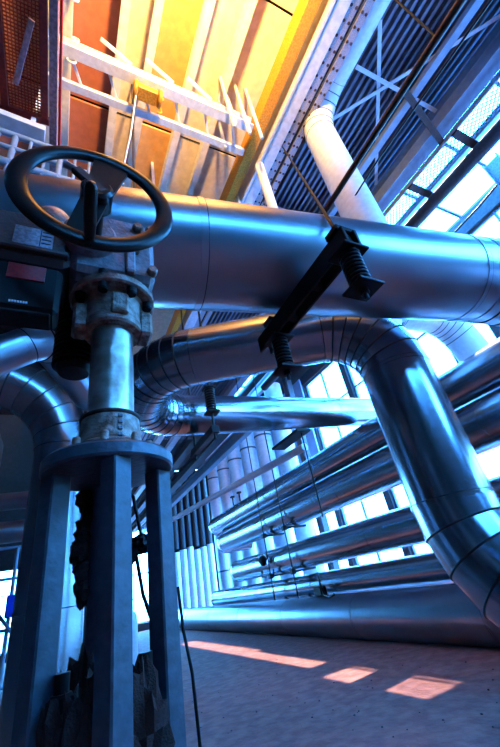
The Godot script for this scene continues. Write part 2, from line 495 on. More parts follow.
func build_roof_steel() -> void:
	# ceiling boards between the joists (left, warm part)
	var boards := setting("trim_1", Vector3(0, 9.9, -6))
	var xs := [-3.6, -2.7, -1.8, -0.82, -0.5, 0.32, 0.8, 1.56, 2.2, 3.3]
	for i in xs.size() - 1:
		for j in 9:
			var z0 := 4.0 - 2.6 * j
			var mb := MB.new()
			mb.bx(Vector3((xs[i] + xs[i + 1]) / 2, 9.96 - 0.02 * ((i + j) % 2), z0 - 1.3), Vector3(xs[i + 1] - xs[i] - 0.06, 0.05, 2.56), 0.01)
			put(mb, "ceiling_board", [M.amber, M.tan, M.brownboard][[2, 2, 2, 0, 2, 1, 0, 1, 1][i]], boards)
	var nmz := ["first", "second", "third", "fourth", "fifth", "sixth", "seventh", "eighth"]
	for i in 8:
		var mb := MB.new()
		var x: float = xs[i + 1]
		mb.ibeam(Vector3(x, 9.78, 5), Vector3(x, 9.78, -24), 0.14, 0.26, 0.02)
		one(mb, "roof_joist", M.tanlight, "pale steel roof joist, %s from the red grating side" % nmz[i], "joist", "roof joists over the boards")
	# deck with trapezoid ribs, one sheet at a time
	var deck := setting("trim_2", Vector3(6, 9.9, -6))
	for s in 3:
		for j in 5:
			var mb := MB.new()
			var z0 := 4.0 - 5.0 * j; var z1 := z0 - 5.0
			for r in 6:
				var x0 := 4.35 + 0.9 * s + 0.15 * r
				var prof := [Vector2(x0, 9.95), Vector2(x0 + 0.035, 9.87), Vector2(x0 + 0.085, 9.87), Vector2(x0 + 0.12, 9.95), Vector2(x0 + 0.15, 9.95)]
				for q in 4:
					var a: Vector2 = prof[q]; var b: Vector2 = prof[q + 1]
					var d := b - a
					var nn := Vector3(d.y, -d.x, 0).normalized()
					mb.quad(Vector3(a.x, a.y, z0), Vector3(b.x, b.y, z0), Vector3(b.x, b.y, z1), Vector3(a.x, a.y, z1), nn)
					mb.quad(Vector3(a.x, a.y + 0.004, z0), Vector3(b.x, b.y + 0.004, z0), Vector3(b.x, b.y + 0.004, z1), Vector3(a.x, a.y + 0.004, z1), -nn)
			put(mb, "deck_sheet", M.deck, deck)
	# yellow plank beam and perforated girder beside it
	var mb := MB.new()
	mb.bar(Vector3(2.98, 9.35, 4.5), Vector3(2.98, 9.35, -24), 0.20, 0.42)
	one(mb, "timber_beam", M.yellow, "ochre yellow beam running under the roof beside the perforated girder", "beam")
	mb = MB.new(); mb.bar(Vector3(3.24, 9.3, 4.5), Vector3(3.24, 9.3, -24), 0.05, 0.5)
	one(mb, "pale_strip", M.steelwhite, "narrow pale steel strip against the ochre yellow beam", "strip")
	var gr := thing("perforated_girder", Vector3(3.6, 9.3, -6), "pale riveted box girder with rows of dark holes under the roof", "girder")
	mb = MB.new(); mb.bx(Vector3(3.40, 9.3, -9.75), Vector3(0.24, 0.46, 28.5), 0.01); put(mb, "web_plate", M.steelwhite, gr)
	mb = MB.new(); mb.bx(Vector3(3.60, 9.12, -9.75), Vector3(0.16, 0.05, 28.5), 0.004); put(mb, "flange_plate", M.perf, gr)
	mb = MB.new(); mb.bx(Vector3(3.82, 9.12, -9.75), Vector3(0.14, 0.05, 28.5), 0.004); put(mb, "flange_plate", M.perf, gr)
	mb = MB.new(); mb.bx(Vector3(3.71, 9.17, -9.75), Vector3(0.03, 0.12, 28.5), 0.004); put(mb, "groove_plate", M.steelbrown, gr)
	for x in [3.55, 3.65, 3.78, 3.86]:
		for k in 36:
			mb = MB.new(); mb.lathe(Vector3(x, 9.096, 2.6 - 0.2 * k), Vector3.DOWN, [[0.026, 0], [0.026, 0.003], [0.020, 0.012], [0.0001, 0.016]], 8)
			put(mb, "rivet", M.steelbrown, gr)
	# pale duct that runs along the girder, then drops behind the big pipe
	var du := thing("vent_pipe", Vector3(4.3, 9.2, -2.2), "white vent pipe along the girder that drops behind the big pipe", "pipe")
	pipe(du, [Vector3(4.06, 9.56, 4.5), Vector3(4.06, 9.56, -2.35), Vector3(4.06, 4.85, -2.35)], [0.75], 0.29, M.white, 3.0, 5, 32)
	# bracing flats, arms
	var br := [[Vector3(4.41, 9.6, -0.6), Vector3(6.58, 9.6, -3.08)], [Vector3(4.5, 9.57, -2.26), Vector3(6.53, 9.57, 0.34)], [Vector3(4.4, 9.54, -1.29), Vector3(6.65, 9.54, -1.25)]]
	var bl := ["white diagonal bracing flat sloping away across the ribbed deck", "white diagonal bracing flat rising to the picture's top right", "short white cross tie between the two diagonal flats"]
	for i in 3:
		mb = MB.new(); mb.bar(br[i][0], br[i][1], 0.075, 0.018); one(mb, "bracing_flat", M.steelwhite, bl[i], "brace", "roof bracing flats")
	var arms := [[Vector3(5.3, 9.1, -1.15), Vector3(7.0, 9.03, -1.60)], [Vector3(5.5, 9.1, -2.95), Vector3(7.05, 9.03, -3.75)]]
	for i in 2:
		mb = MB.new(); mb.bar(arms[i][0], arms[i][1], 0.12, 0.10); one(mb, "brown_arm", M.steelbrown, ["rust brown arm tying the dark rod to the blue beam, upper one", "rust brown arm tying the dark rod to the blue beam, lower one"][i], "brace", "brown arms")
	mb = MB.new(); mb.rod(Vector3(2.98, 6.0, 8.0), Vector3(3.18, 6.0, -2.6), 0.042, 14)
	one(mb, "dark_pipe", M.steelbrown, "thin dark brown pipe running under the ribbed roof deck", "pipe")
	mb = MB.new(); mb.rod(Vector3(3.13, 6.0, -0.2), Vector3(3.13, 9.87, -0.2), 0.012, 8); one(mb, "pipe_hanger_rod", M.black, "thin rod holding the dark brown roof pipe", "rod")
	mb = MB.new(); mb.tube([Vector3(3.9, 4.4, -2.9), Vector3(3.88, 6.5, -2.58), Vector3(3.81, 6.5, -1.58), Vector3(3.8, 6.5, 8.0)], 0.014, 8)
	one(mb, "thin_roof_cable", M.black, "thin black cable beside the dark brown roof pipe", "cable")
	mb = MB.new(); mb.bar(Vector3(zx(0.732, 9.5), 9.5, 3), Vector3(zx(0.732, 9.5), 9.5, -10), 0.16, 0.12)
	one(mb, "deck_purlin", M.steelblue, "pale blue purlin just beside the black roof pipe", "beam")
	mb = MB.new(); mb.ibeam(Vector3(zx(0.86, 9.4), 9.4, 4), Vector3(zx(0.86, 9.4), 9.4, -24), 0.36, 0.5, 0.03)
	one(mb, "blue_roof_beam", M.steelblue, "wide blue grey roof beam at the edge of the ribbed deck", "beam")
	mb = MB.new(); mb.ibeam(Vector3(3.4, 9.62, -4.6), Vector3(8.8, 9.62, -4.6), 0.16, 0.3, 0.02, Vector3.UP)
	one(mb, "cross_beam", M.steelwhite, "pale cross beam behind the drop of the white vent pipe", "beam")
	# cable tray with expanded mesh
	var tr := thing("cable_tray", Vector3(7.4, 8.9, -4), "cable tray with a diamond mesh floor under the blue roof beam", "cable tray")
	var y := 8.95
	var xa := zx(0.935, y); var xb := zx(1.005, y)
	for x in [xa - 0.07, xb]:
		mb = MB.new(); mb.bar(Vector3(x, y + 0.03, 2), Vector3(x, y + 0.03, -9), 0.05, 0.12); put(mb, "side_rail", M.steelblue, tr)
	mb = MB.new()
	var st := 0.11
	for i in int(9.0 / st):
		var z := 2.0 - i * st
		for c in int((xb - xa) / st) + 1:
			var x := xa + c * st
			mb.bar(Vector3(x, y, z), Vector3(x + st, y, z - st), 0.016, 0.006, Vector3.UP, 0.0)
			mb.bar(Vector3(x, y, z - st), Vector3(x + st, y, z), 0.016, 0.006, Vector3.UP, 0.0)
	var me := put(mb, "mesh_floor", M.steelgrey, tr); me.set_meta("kind", "stuff")
	for z in [-0.1, -1.3, -2.55, -3.8, -5.0]:
		mb = MB.new(); mb.bx(Vector3((xa + xb) / 2, y - 0.06, z), Vector3(xb - xa + 0.2, 0.05, 0.16), 0.006); put(mb, "cross_bracket", M.steelbrown, tr)
	mb = MB.new(); mb.rod(Vector3(zx(1.06, 8.7), 8.7, 3), Vector3(zx(1.06, 8.7), 8.7, -12), 0.16, 24)
	one(mb, "dark_roof_pipe", M.steeldark, "dark blue pipe hung beside the mesh cable tray", "pipe")
	mb = MB.new(); mb.ibeam(Vector3(8.4, 9.6, 4), Vector3(8.4, 9.6, -26), 0.2, 0.5, 0.03)
	one(mb, "eaves_beam", M.steelwhite, "pale beam along the glazed roof strip", "beam")
	mb = MB.new(); mb.tube([Vector3(10.21, 9.6, -3.45), Vector3(10.08, 9.55, -2.6), Vector3(9.94, 9.6, -1.6), Vector3(9.8, 9.7, 0)], 0.03, 8)
	one(mb, "roof_cable", M.black, "thin black cable crossing the glazed roof strip", "cable")
	# crane beam with its trolley
	var cb := thing("crane_beam", Vector3(0.8, 9, -2.8), "white twin flange crane beam crossing under the joists", "beam")
	mb = MB.new(); mb.ibeam(Vector3(-0.75, 9.05, -2.75), Vector3(2.75, 9.05, -2.75), 0.16, 0.26, 0.03); put(mb, "runway_beam", M.white, cb)
	mb = MB.new(); mb.bar(Vector3(-0.75, 8.92, -3.2), Vector3(2.75, 8.92, -3.2), 0.12, 0.10); put(mb, "lower_beam", M.white, cb)
	for i in 6:
		var x := -0.4 + 0.55 * i
		mb = MB.new(); mb.bar(Vector3(x, 9.0, -2.8), Vector3(x + 0.2, 8.93, -3.2), 0.04, 0.04); put(mb, "lacing_bar", M.white, cb)
	for i in 3:
		var x := 0.0 + 0.7 * i
		mb = MB.new(); mb.bar(Vector3(x, 9.18, -2.5), Vector3(x + 0.5, 9.18, -2.66), 0.05, 0.05); put(mb, "strut", M.white, cb)
	for x in [-0.65, 2.35]:
		mb = MB.new(); mb.bar(Vector3(x, 9.9, -2.75), Vector3(x, 8.8, -2.75), 0.07, 0.07); put(mb, "drop_hanger", M.white, cb)
		mb = MB.new(); mb.bar(Vector3(x, 9.9, -3.2), Vector3(x, 8.8, -3.2), 0.05, 0.05); put(mb, "drop_hanger", M.white, cb)
	var to := thing("crane_trolley", Vector3(0.8, 8.9, -2.85), "yellow hoist trolley clamped on the white crane beam", "hoist")
	mb = MB.new(); mb.bx(Vector3(0.78, 8.84, -2.86), Vector3(0.34, 0.14, 0.22), 0.02); put(mb, "trolley_body", M.yellow, to)
	for x in [0.58, 0.99]:
		mb = MB.new(); mb.lathe(Vector3(x - 0.03, 8.86, -2.86), Vector3.RIGHT, [[0.001, 0], [0.12, 0], [0.14, 0.02], [0.14, 0.05], [0.12, 0.07], [0.001, 0.07]], 20); put(mb, "wheel", M.yellow, to)
		mb = MB.new(); mb.hexa(Vector3(x + 0.04, 8.86, -2.86), Vector3.RIGHT, 0.04, 0.03); put(mb, "hub", M.yellow, to)
	mb = MB.new(); mb.tube([Vector3(1.02, 8.78, -2.95), Vector3(1.03, 8.62, -2.95), Vector3(1.0, 8.55, -2.95), Vector3(0.96, 8.58, -2.95)], 0.018, 8); put(mb, "hook", M.yellow, to)
	mb = MB.new(); mb.tube([Vector3(0.60, 8.74, -2.9), Vector3(0.52, 7.6, -2.95), Vector3(0.40, 6.5, -3.0), Vector3(0.36, 5.6, -3.0)], 0.012, 8)
	one(mb, "pull_cord", M.white, "thin white pull cord hanging from the yellow trolley", "cord")
	# right end of the crane beam: small white stanchions
	for i in 3:
		mb = MB.new()
		var x: float = [2.12, 2.42, 2.66][i]
		mb.bar(Vector3(x, 9.93, -2.5), Vector3(x + 0.05, 8.2, -2.56), 0.045, 0.045)
		one(mb, "white_stanchion", M.white, "slim white stanchion at the crane beam end, %s from the ochre beam" % ["third", "second", "first"][i], "post", "white stanchions")
	# plates and bars between crane beam and the big pipe (upper middle)
	var plf := thing("upper_platform", Vector3(1.6, 6.6, -3.9), "pale access platform edge above the big pipe", "platform")
	mb = MB.new(); mb.bar(Vector3(0.9, 6.5, -4.6), Vector3(3.2, 6.5, -4.3), 0.10, 0.16); put(mb, "edge_beam", M.steelwhite, plf)
	mb = MB.new(); mb.bar(Vector3(1.2, 6.9, -4.6), Vector3(3.2, 6.9, -4.3), 0.05, 0.05); put(mb, "rail", M.steelwhite, plf)
	for i in 5:
		var x := 1.25 + 0.42 * i
		mb = MB.new(); mb.bar(Vector3(x, 6.5, -4.55 + 0.055 * i), Vector3(x, 7.5, -4.55 + 0.055 * i), 0.045, 0.045); put(mb, "post", M.steelwhite, plf)
	mb = MB.new(); mb.bar(Vector3(1.2, 7.5, -4.6), Vector3(3.2, 7.5, -4.3), 0.05, 0.05); put(mb, "rail", M.steelwhite, plf)
	for e in [Vector3(1.25, 6.5, -4.55), Vector3(3.15, 6.5, -4.31)]:
		mb = MB.new(); mb.bar(e, Vector3(e.x, 9.93, e.z), 0.06, 0.06); put(mb, "hanger_bar", M.steelwhite, plf)
	# valve bodied riser near the girder's end
	var ri := thing("small_riser", Vector3(2.6, 5, -2.6), "slim pale riser pipe with a collar behind the big pipe", "pipe")
	mb = MB.new(); mb.rod(Vector3(3.05, 4.6, -3.2), Vector3(3.05, 8.6, -3.2), 0.09, 18); put(mb, "tube", M.white, ri)
	mb = MB.new(); mb.lathe(Vector3(3.05, 5.7, -3.2), Vector3.UP, [[0.09, 0], [0.15, 0], [0.15, 0.08], [0.12, 0.1], [0.12, 0.18], [0.15, 0.2], [0.15, 0.28], [0.09, 0.28]], 20); put(mb, "collar", M.steelwhite, ri)
	# red grating door/platform, top left
	var gp := thing("red_grating_panel", Vector3(-0.9, 8, -2.6), "red painted grating panel with a pale diagonal stay", "grating")
	for e in [[Vector3(-0.66, 8, -1.0), Vector3(-0.66, 8, -3.4)], [Vector3(-1.16, 8, -1.0), Vector3(-1.16, 8, -3.4)], [Vector3(-1.4, 8, -1.0), Vector3(-1.4, 8, -3.4)], [Vector3(-1.45, 8, -3.4), Vector3(-0.6, 8, -3.4)]]:
		mb = MB.new(); mb.bar(e[0], e[1], 0.09, 0.10); put(mb, "frame_bar", M.redpaint, gp)
	mb = MB.new()
	for i in 60: mb.bar(Vector3(-1.12, 8.02, -1.0 - 0.04 * i), Vector3(-0.7, 8.02, -1.0 - 0.04 * i), 0.012, 0.02, Vector3.UP, 0.0)
	for i in 11: mb.bar(Vector3(-1.11 + 0.04 * i, 8.03, -1.0), Vector3(-1.11 + 0.04 * i, 8.03, -3.4), 0.012, 0.02, Vector3.UP, 0.0)
	put(mb, "grate", M.redpaint, gp).set_meta("kind", "stuff")
	mb = MB.new(); mb.bar(Vector3(-0.78, 7.9, -2.2), Vector3(-1.0, 7.9, -3.0), 0.07, 0.03); put(mb, "stay", M.pink, gp)
	mb = MB.new(); mb.bar(Vector3(-0.55, 8.1, 1.5), Vector3(-0.55, 8.1, -4.2), 0.10, 0.24)
	one(mb, "pink_edge_beam", M.pink, "pinkish painted edge beam beside the red grating", "beam")
	mb = MB.new(); mb.rod(Vector3(-0.46, 8.0, 0.5), Vector3(-0.46, 8.0, -4.4), 0.018, 8)
	one(mb, "red_conduit", M.redbright, "thin bright red conduit along the pink edge beam", "conduit")
	for i in 2:
		var bt := thing("chain_hanger", Vector3(-0.3, 9.4, -2.4), ["white chain hanger nearest the picture's top edge", "white chain hanger where the crane beam meets the pink beam"][i], "hanger", "chain hangers")
		var z := -2.1 - 0.75 * i
		for k in 7:
			mb = MB.new(); mb.torus(Vector3(-0.38, 9.75 - 0.14 * k, z), Vector3(1, 0, 0) if k % 2 else Vector3(0, 0, 1), 0.06, 0.018, 14, 6); put(mb, "chain_link", M.white, bt)

# ---------------------------------------------------------------- the big pipes
func build_pipes() -> void:
	var d := (Vector3(3.65, 3.8, -1.37) - Vector3(-0.39, 3.8, -2.06)).normalized()
	var o := Vector3(0.83, 3.78, -1.84)
	var bp := thing("main_pipe", o, "widest silver clad pipe crossing the picture behind the handwheel", "pipe")
	# sections with rings at x = 0.83 and near the right edge
	var cuts := [-4.2, -2.1, 0.0, 2.62]
	for i in 3:
		var mb := MB.new(); mb.tube([o + d * cuts[i], o + d * cuts[i + 1]], 0.425, 64, i == 0)
		put(mb, "cladding_section", M.alu_main, bp)
		ring(bp, o + d * cuts[i + 1], d, 0.425, 0.05, M.alu_main)
	var e := o + d * 2.62
	pipe(bp, [e, e + d * 0.75, e + d * 0.75 + Vector3(0.9, -1.1, 0.8) * 1.0], [1.2], 0.425, M.alu_main, 4.0, 5, 48, false)
	# lengthwise lap joint
	var mb := MB.new()
	var q := Vector3(0, -0.12, 0.409)
	mb.bar(o + q, o + d * 2.6 + q, 0.012, 0.006, q.normalized(), 0.0); put(mb, "lap_seam", M.sealant, bp)
	# expansion loop: bottom elbow, drop, run, return bend, run
	var lp := thing("expansion_loop_pipe", Vector3(3.29, 1.2, -2.34), "silver lobster-back loop pipe that drops in front of the pipe rack", "pipe")
	pipe(lp, [Vector3(3.55, 0.72, 4.0), Vector3(3.20, 0.72, -2.32), Vector3(3.25, 3.92, -2.34), Vector3(0.95, 4.08, -3.89), Vector3(0.95, 4.1, -5.5), Vector3(7.7, 4.93, -6.6)], [1.12, 0.72, 1.0, 0.98], 0.36, M.alu, 2.2, 7, 48)
	# left elbow that drops behind the valve stand
	var le := thing("elbow_drop_pipe", Vector3(0.0, 2, -4.66), "blue lit segmented elbow pipe dropping behind the valve stand", "pipe")
	pipe(le, [Vector3(-3.0, 4.02, -4.25), Vector3(-0.02, 4.02, -4.5), Vector3(-0.02, 0.0, -4.5)], [0.85], 0.30, M.alu_mid, 2.0, 6, 36)
	var l2 := thing("left_cross_pipe", Vector3(-0.4, 3.3, -2.7), "silver pipe from the left edge ending in a mitred bend", "pipe")
	pipe(l2, [Vector3(-2.2, 1.6, -2.18), Vector3(-0.2, 3.26, -2.45), Vector3(0.15, 3.3, -3.4)], [0.2], 0.125, M.alu_old, 3.0, 2, 32)
	# pale arched bend behind the rack
	var ar := thing("arched_bend_pipe", Vector3(6.7, 5, -3.5), "pale arched pipe bend seen under the main pipe at right", "pipe")
	pipe(ar, [Vector3(5.0, 4.6, -3.8), Vector3(5.6, 5.75, -3.7), Vector3(7.4, 5.75, -3.6), Vector3(8.3, 3.4, -3.6)], [0.7, 0.9], 0.34, M.white, 3.0, 6, 36, false)

# ---------------------------------------------------------------- pipe rack
func build_rack() -> void:
	var ys := [3.98, 3.16, 1.93, 1.10, 0.435]
	var rs := [0.365, 0.43, 0.38, 0.285, 0.435]
	var ze := [-17.5, -16.6, -15.6, -18.4, -26.5]
	var nm := ["top pipe of the rack, silver clad", "second pipe from the top of the rack, thick and dark", "middle pipe of the rack, third from the top", "slim fourth pipe of the rack, above the floor pipe", "fat clad pipe lying on the floor under the rack"]
	for i in 5:
		var r := thing("rack_pipe", Vector3(6.15 if i == 4 else 6.6, 0 if i == 4 else ys[i], -8), nm[i], "pipe", "pipes of the rack")
		var m = M.alu_old if i == 4 else M.alu_rack
		if i == 4:
			pipe(r, [Vector3(6.15, ys[i], 5.0), Vector3(6.15, ys[i], ze[i])], [], rs[i], m, 3.1, 1, 40)
		else:
			pipe(r, [Vector3(6.6, ys[i], 5.0), Vector3(6.6, ys[i], ze[i] + 0.1), Vector3(7.9, ys[i] + 0.02, ze[i] + 0.1)], [rs[i] * 1.35], rs[i], m, [3.4, 4.1, 3.7, 4.4][i], 5, 40)
	# hanger rods with clamps around the rack pipes
	var rz := [-11.6, -10.2, -5.0]
	for k in 3:
		var h := thing("rack_hanger", Vector3(6.1, 0.9, rz[k]), ["black hanger rod on the rack pipes, far one", "black hanger rod on the rack pipes, one with the clamps in mid rack", "black hanger rod on the rack pipes, behind the loop pipe"][k], "hanger", "rack hangers")
		var z: float = rz[k]
		var mb := MB.new(); mb.rod(Vector3(6.12, 0.72, z), Vector3(6.12, 9.95, z), 0.02, 8); put(mb, "rod", M.black, h)
		for i in [1, 2, 3]:
			mb = MB.new()
			mb.bar(Vector3(6.1, ys[i] - rs[i] - 0.03, z), Vector3(6.9, ys[i] - rs[i] - 0.03, z), 0.10, 0.06); put(mb, "support_bar", M.black, h)
			mb = MB.new(); mb.bx(Vector3(6.12, ys[i] - rs[i] - 0.02, z), Vector3(0.14, 0.14, 0.16), 0.02); put(mb, "clamp", M.black, h)
	# small fittings on the pipes
	for k in 2:
		var s := thing("vent_stub", Vector3(6.5, ys[0] + rs[0], -14.4 + 0.5 * k), ["small black vent stub on the top rack pipe, left one", "small black vent stub on the top rack pipe, right one"][k], "valve", "vent stubs")
		var p := Vector3(6.45, ys[0] + rs[0] - 0.02, -14.4 + 0.7 * k)
		var mb := MB.new(); mb.rod(p, p + Vector3(0, 0.32, 0), 0.035, 8); put(mb, "stub", M.black, s)
		mb = MB.new(); mb.bx(p + Vector3(0, 0.34, 0), Vector3(0.16, 0.07, 0.16), 0.01); put(mb, "cap", M.black, s)
	var dv := thing("drain_valve", Vector3(6.1, 0.8, -8.6), "small black drain valve with a looped tail above the floor pipe", "valve")
	var mb2 := MB.new(); mb2.bx(Vector3(6.08, 0.985, -9.0), Vector3(0.2, 0.22, 0.34), 0.03); put(mb2, "valve_body", M.black, dv)
	mb2 = MB.new(); mb2.tube([Vector3(6.05, 1.4, -8.9), Vector3(6.03, 1.1, -8.85), Vector3(5.98, 0.9, -8.7), Vector3(5.9, 0.86, -8.4), Vector3(5.9, 0.9, -8.2)], 0.028, 8); put(mb2, "tail_tube", M.black, dv)
	var gv := thing("gauge_valve", Vector3(6.2, 1.9, -11.8), "round black valve knob with a bracket on the middle rack pipe", "valve")
	mb2 = MB.new(); mb2.lathe(Vector3(6.16, 2.0, -11.9), Vector3(-1, 0.1, 0.3), [[0.001, 0.18], [0.12, 0.17], [0.16, 0.1], [0.16, 0.05], [0.1, 0], [0.001, 0]], 20); put(mb2, "knob", M.black, gv)
	mb2 = MB.new(); mb2.tube([Vector3(6.15, 1.75, -12.2), Vector3(6.12, 1.55, -12.2), Vector3(6.12, 1.5, -11.4), Vector3(6.15, 1.7, -11.4)], 0.025, 8); put(mb2, "bracket", M.black, gv)

# ---------------------------------------------------------------- spring hangers
func build_hangers() -> void:
	var h := thing("spring_hanger", Vector3(1.5, 3.2, -1.5), "black trapeze hanger with coil springs under the main pipe", "hanger")
	var mb := MB.new()
	for s in [-0.05, 0.05]:
		mb = MB.new(); mb.bar(Vector3(1.5 + s, 3.24, -0.98), Vector3(1.5 + s, 3.24, -2.2), 0.025, 0.15); put(mb, "channel", M.black, h)
	for z in [-1.04, -1.4, -1.75, -2.1]:
		mb = MB.new(); mb.bx(Vector3(1.5, 3.24, z), Vector3(0.12, 0.12, 0.05), 0.004); put(mb, "spacer", M.black, h)
	for z in [-1.06, -1.98]:
		mb = MB.new(); mb.bx(Vector3(1.5, 3.155, z), Vector3(0.2, 0.02, 0.18), 0.004); put(mb, "top_plate", M.black, h)
		mb = MB.new(); mb.bx(Vector3(1.5, 2.86, z), Vector3(0.19, 0.02, 0.17), 0.004); put(mb, "bottom_plate", M.black, h)
		mb = MB.new(); spring(mb, Vector3(1.5, 3.145, z), 0.275, 0.058, 0.0125, 9); put(mb, "coil_spring", M.black, h)
		mb = MB.new(); mb.tube([Vector3(1.5, 2.78, z), Vector3(1.5, 3.36, z)] if z < -1.5 else [Vector3(1.5, 2.78, z), Vector3(1.5, 3.3, z), Vector3(3.55, 9.1, -2.9)], 0.014, 8); put(mb, "rod", M.black, h)
		mb = MB.new(); mb.hexa(Vector3(1.5, 2.85, z), Vector3.DOWN, 0.03, 0.03); put(mb, "nut", M.black, h)
		mb = MB.new(); mb.bx(Vector3(1.5, 3.33, z), Vector3(0.16, 0.05, 0.12), 0.008); put(mb, "saddle_washer", M.black, h)
	# second hanger on the return run
	var g := thing("small_spring_hanger", Vector3(2.1, 4, -5), "small black spring hanger on the far run of the loop pipe", "hanger")
	mb = MB.new(); mb.bar(Vector3(2.1, 3.66, -4.95), Vector3(2.1, 3.66, -6.1), 0.12, 0.12); put(mb, "channel", M.black, g)
	for z in [-5.02, -6.02]:
		mb = MB.new(); mb.bx(Vector3(2.1, 4.42, z), Vector3(0.2, 0.03, 0.2), 0.004); put(mb, "top_plate", M.black, g)
		mb = MB.new(); spring(mb, Vector3(2.1, 4.4, z), 0.42, 0.075, 0.018, 9); put(mb, "coil_spring", M.black, g)
		mb = MB.new(); mb.bx(Vector3(2.1, 3.97, z), Vector3(0.22, 0.03, 0.22), 0.004); put(mb, "bottom_plate", M.black, g)
		mb = MB.new(); mb.rod(Vector3(2.1, 3.5, z), Vector3(2.1, 9.6, z), 0.022, 8); put(mb, "rod", M.black, g)
	# third: plate on the far run
	var f := thing("beam_clamp", Vector3(3.9, 3.7, -5.6), "flat black clamp under the far run of the loop pipe", "clamp")
	mb = MB.new(); mb.bar(Vector3(3.9, 3.72, -5.1), Vector3(3.9, 3.72, -6.1), 0.3, 0.05); put(mb, "plate", M.black, f)
	mb = MB.new(); mb.rod(Vector3(3.9, 2.2, -5.2), Vector3(3.9, 3.75, -5.2), 0.014, 6); put(mb, "rod", M.black, f)
	mb = MB.new(); mb.bx(Vector3(2.0, 4.55, -4.55), Vector3(0.26, 0.10, 0.16), 0.01)
	mb.rod(Vector3(2.0, 4.58, -4.55), Vector3(2.0, 4.85, -4.55), 0.012, 6)
	one(mb, "hanging_tag_block", M.black, "little black block hanging inside the return bend", "block")

